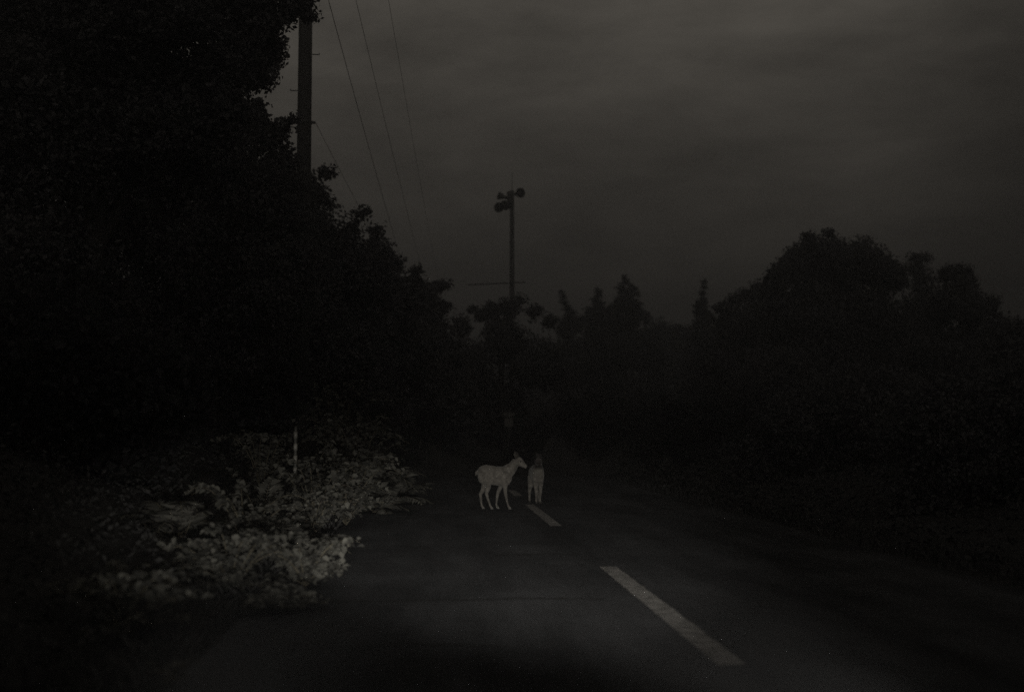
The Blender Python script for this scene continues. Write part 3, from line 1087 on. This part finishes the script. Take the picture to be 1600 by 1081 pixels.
def make_deer(label, loc, rz, coatm, legs, head, neck, ear_dirs, ear_face, ear_len):
    """x forward, z up, y to the animal's left.
    legs: list of (points, radii, hoof direction); head: (poll, nose) ; neck: polyline+radii"""
    root = empty('deer', loc, rz)
    tag(root, label, 'deer', 'deer on the road')
    bm = bmesh.new()
    # trunk, deep chest to tucked belly; radii are (sideways, vertical)
    S = [(-.262, .545, .030, .035), (-.245, .545, .066, .070), (-.20, .535, .088, .105), (-.13, .525, .094, .128), (-.05, .510, .098, .130),
         (.03, .496, .102, .130), (.11, .487, .104, .138), (.18, .487, .098, .140), (.235, .502, .080, .118), (.275, .525, .055, .080)]
    pts = [Vector((x, 0, z)) for x, z, a, b in S]
    # build with explicit elliptical rings
    rings = []
    seg = 22
    for (x, z, a, b) in S:
        rings.append([bm.verts.new((x, math.cos(2 * math.pi * k / seg) * a, z + math.sin(2 * math.pi * k / seg) * b * 1.1)) for k in range(seg)])
    for i in range(len(S) - 1):
        for k in range(seg):
            bm.faces.new((rings[i][k], rings[i][(k + 1) % seg], rings[i + 1][(k + 1) % seg], rings[i + 1][k]))
    bm.faces.new(rings[0][::-1]); bm.faces.new(rings[-1])
    # neck
    tube(bm, neck[0], neck[1], 16)
    # haunches and shoulders
    for sgn in (-1, 1):
        blob(bm, (-.175, sgn * .048, .505), (.085, .050, .125), Matrix.Rotation(R(12), 3, 'Y'))
        blob(bm, (.185, sgn * .050, .475), (.066, .042, .120), Matrix.Rotation(R(-14), 3, 'Y'))
    for (lp_, lr, _) in legs:
        tube(bm, lp_, lr, 12)
    # tail
    tube(bm, [(-.25, 0, .575), (-.285, 0, .545), (-.295, 0, .50)], [.022, .022, .008], 10)
    # head
    poll, nose = Vector(head[0]), Vector(head[1])
    ax = (nose - poll).normalized()
    hl = (nose - poll).length
    side = ax.cross(Vector((0, 0, 1))).normalized()
    upv = side.cross(ax).normalized()
    prof = [(-.10, .028, .028, 0), (.05, .047, .052, 0), (.22, .051, .057, -.004), (.40, .046, .052, -.006), (.58, .034, .040, -.006), (.78, .026, .030, -.007),
            (.93, .023, .024, -.009), (1.0, .014, .014, -.010)]
    rings = []
    for (s, a, b, o_) in prof:
        c = poll + ax * hl * s + upv * o_
        rings.append([bm.verts.new(c + side * math.cos(2 * math.pi * k / 14) * a * 1.15 + upv * math.sin(2 * math.pi * k / 14) * b * 1.15) for k in range(14)])
    for i in range(len(prof) - 1):
        for k in range(14):
            bm.faces.new((rings[i][k], rings[i][(k + 1) % 14], rings[i + 1][(k + 1) % 14], rings[i + 1][k]))
    bm.faces.new(rings[0][::-1]); bm.faces.new(rings[-1])
    # brow ridge and lower jaw
    for sg_ in (-1, 1):
        blob(bm, poll + ax * hl * .34 + side * sg_ * .036 + upv * .030, (.016, .016, .014))
    tube(bm, [poll + ax * hl * .25 - upv * .040, poll + ax * hl * .88 - upv * .026], [.024, .012], 10)
    me = bpy.data.meshes.new('body')
    bmesh.ops.recalc_face_normals(bm, faces=bm.faces)
    bm.to_mesh(me); bm.free()
    body = bpy.data.objects.new('body', me)
    COL.objects.link(body)
    rm = body.modifiers.new('remesh', 'REMESH')
    rm.mode = 'VOXEL'; rm.voxel_size = .0065; rm.use_smooth_shade = True
    sm = body.modifiers.new('smooth', 'SMOOTH')
    sm.iterations = 7; sm.factor = .5
    dg = bpy.context.evaluated_depsgraph_get()
    me2 = bpy.data.meshes.new_from_object(body.evaluated_get(dg))
    body.modifiers.clear()
    body.data = me2
    bpy.data.meshes.remove(me)
    me2.materials.clear(); me2.materials.append(coatm)
    for p in me2.polygons:
        p.use_smooth = True
    body.parent = root
    # ears: cupped leaf shapes
    for sg_, ed in zip((1, -1), ear_dirs):
        b0 = poll + ax * hl * .02 + side * sg_ * .036 + upv * .036
        d = Vector(ed).normalized()
        wd = d.cross(Vector(ear_face)).normalized()
        bk = wd.cross(d).normalized()
        bm = bmesh.new()
        n = 9
        rows = []
        for i in range(n):
            s = i / (n - 1)
            wdt = .036 * (math.sin(math.pi * (s * .86 + .14)) ** .7) + .002
            c = b0 + d * ear_len * s
            rows.append([bm.verts.new(c + wd * wdt * u + bk * (abs(u) ** 2) * wdt * .7) for u in (-1, -.5, 0, .5, 1)])
        for i in range(n - 1):
            for k in range(4):
                bm.faces.new((rows[i][k], rows[i][k + 1], rows[i + 1][k + 1], rows[i + 1][k]))
        bmesh.ops.solidify(bm, geom=bm.faces[:], thickness=.005)
        obj_bm('ear', bm, coatm, root, True)
    for sg_ in (-1, 1):
        bm = bmesh.new()
        blob(bm, poll + ax * hl * .37 + side * sg_ * .048 + upv * .016, (.0115, .0115, .0115))
        obj_bm('eye', bm, M_EYE, root, True)
    bm = bmesh.new()
    blob(bm, nose + ax * .0 - upv * .006, (.016, .017, .013))
    obj_bm('nose', bm, M_NOSE, root, True)
    for (lp_, lr, hd) in legs:
        e = Vector(lp_[-1])
        bm = bmesh.new()
        hd = Vector(hd).normalized()
        sd_ = Vector((-hd.y, hd.x, 0))
        for s2 in (-1, 1):                      # cloven hoof: two toes
            o_ = e + sd_ * s2 * .0085
            zb = .001
            base_ = [o_ - hd * .016 - sd_ * .008, o_ + hd * .030 - sd_ * .004, o_ + hd * .030 + sd_ * .004, o_ - hd * .016 + sd_ * .008]
            lo_ = [bm.verts.new((p.x, p.y, zb)) for p in base_]
            hi_ = [bm.verts.new((p.x * .55 + e.x * .45, p.y * .55 + e.y * .45, zb + .034)) for p in base_]
            for k in range(4):
                bm.faces.new((lo_[k], lo_[(k + 1) % 4], hi_[(k + 1) % 4], hi_[k]))
            bm.faces.new(lo_[::-1]); bm.faces.new(hi_)
        obj_bm('hoof', bm, M_HOOF, root)
    return root


# deer 1, side on, walking to the right
DY1 = fH / (794 - 680.0)
p1 = P(772.5, 794, DY1)
hr = [.056, .053, .038, .027, .0195, .016, .019, .016]
fr = [.045, .036, .0265, .023, .0165, .015, .018, .016]
legs1 = [
    # rear leg trailing (far side)
    ([(-.165, .050, .46), (-.150, .052, .37), (-.175, .052, .29), (-.222, .052, .215), (-.213, .052, .14), (-.205, .052, .075), (-.198, .052, .045), (-.182, .052, .022)], hr, (1, 0, 0)),
    # rear leg forward (near side)
    ([(-.150, -.050, .46), (-.095, -.052, .37), (-.105, -.052, .30), (-.125, -.052, .235), (-.100, -.052, .15), (-.072, -.052, .075), (-.062, -.052, .045), (-.044, -.052, .022)], hr, (1, -.1, 0)),
    # front leg near side, planted forward
    ([(.175, -.048, .42), (.168, -.050, .33), (.172, -.050, .245), (.180, -.050, .20), (.198, -.050, .12), (.212, -.050, .065), (.222, -.050, .042), (.238, -.050, .020)], fr, (1, -.1, 0)),
    # front leg far side, drawn back
    ([(.150, .048, .42), (.095, .050, .33), (.055, .050, .245), (.045, .050, .20), (.035, .050, .12), (.028, .050, .065), (.036, .050, .042), (.050, .050, .020)], fr, (1, 0, 0)),
]
neck1 = ([(.17, 0, .535), (.235, 0, .582), (.285, 0, .632), (.322, -.002, .685), (.345, -.005, .730)],
         [(.065, .100), (.052, .082), (.040, .060), (.036, .050), (.036, .046)])
# tube() rings: first radius is sideways (y) or along depending on frame; keep near-round values
neck1 = (neck1[0], [.112, .100, .080, .066, .058])
d1 = make_deer('pale young deer standing side on across the lane, head turned to its companion', (p1.x, DY1, 0), R(-3), coat('deer_coat'), legs1,
          ((.350, -.005, .742), (.512, -.03, .632)), neck1, ((-.45, .35, .80), (-.75, -.15, .65)), (-.1, -1, .1), .108)

# deer 2, facing the camera, beside the centre line
DY2 = fH / (784.5 - 680.0)
p2 = P(838, 784, DY2)
legs2 = [
    ([(-.165, .055, .46), (-.130, .058, .37), (-.145, .058, .29), (-.190, .058, .225), (-.180, .058, .14), (-.170, .058, .075), (-.165, .058, .045), (-.150, .058, .022)], hr, (1, 0, 0)),
    ([(-.165, -.055, .46), (-.130, -.064, .37), (-.145, -.072, .29), (-.190, -.078, .225), (-.180, -.082, .14), (-.170, -.084, .075), (-.165, -.084, .045), (-.150, -.084, .022)], hr, (1, -.1, 0)),
    ([(.175, .048, .42), (.175, .046, .33), (.178, .042, .245), (.182, .040, .20), (.180, .036, .12), (.178, .034, .065), (.184, .034, .042), (.200, .034, .020)], fr, (1, 0, 0)),
    ([(.175, -.040, .42), (.175, -.034, .33), (.178, -.028, .245), (.182, -.026, .20), (.182, -.024, .12), (.182, -.024, .065), (.188, -.024, .042), (.204, -.024, .020)], fr, (1, 0, 0)),
]
neck2 = ([(.17, 0, .540), (.225, 0, .590), (.255, 0, .640), (.266, 0, .69), (.266, 0, .735)], [.100, .080, .062, .052, .050])
d2 = make_deer('young deer facing the camera beside the dashed line, its head and neck dark', (p2.x, DY2, 0), R(-86), coat('deer_coat_dark_neck', True), legs2,
          ((.256, 0, .745), (.388, 0, .655)), neck2, ((-.1, .75, .85), (-.1, -.70, .85)), (1, 0, .1), .12)
d1.scale = (1, 1, 1.04)
d2.scale = (1, 1.13, .97)

# ------------------------------------------------------------------ thin mist, added to lift the dark trees
bm = bmesh.new()
bmesh.ops.create_cube(bm, size=1.0)
bmesh.ops.transform(bm, matrix=Matrix.Translation((0, 575, 11.0)) @ Matrix.Diagonal((820, 1280, 28, 1)), verts=bm.verts)
mh = bpy.data.materials.new('added_mist')
mh.use_nodes = True
t = mh.node_tree
for n_ in list(t.nodes):
    t.nodes.remove(n_)
pv = t.nodes.new('ShaderNodeVolumePrincipled')
pv.inputs['Color'].default_value = (0.86, 0.87, 0.92, 1)
pv.inputs['Density'].default_value = 0.0075
pv.inputs['Anisotropy'].default_value = 0.76
ou = t.nodes.new('ShaderNodeOutputMaterial')
t.links.new(pv.outputs[0], ou.inputs['Volume'])
hz_ = obj_bm('haze', bm, mh)
tag(hz_, 'thin mist added over road and trees to lift the darks', 'haze', kind='stuff')
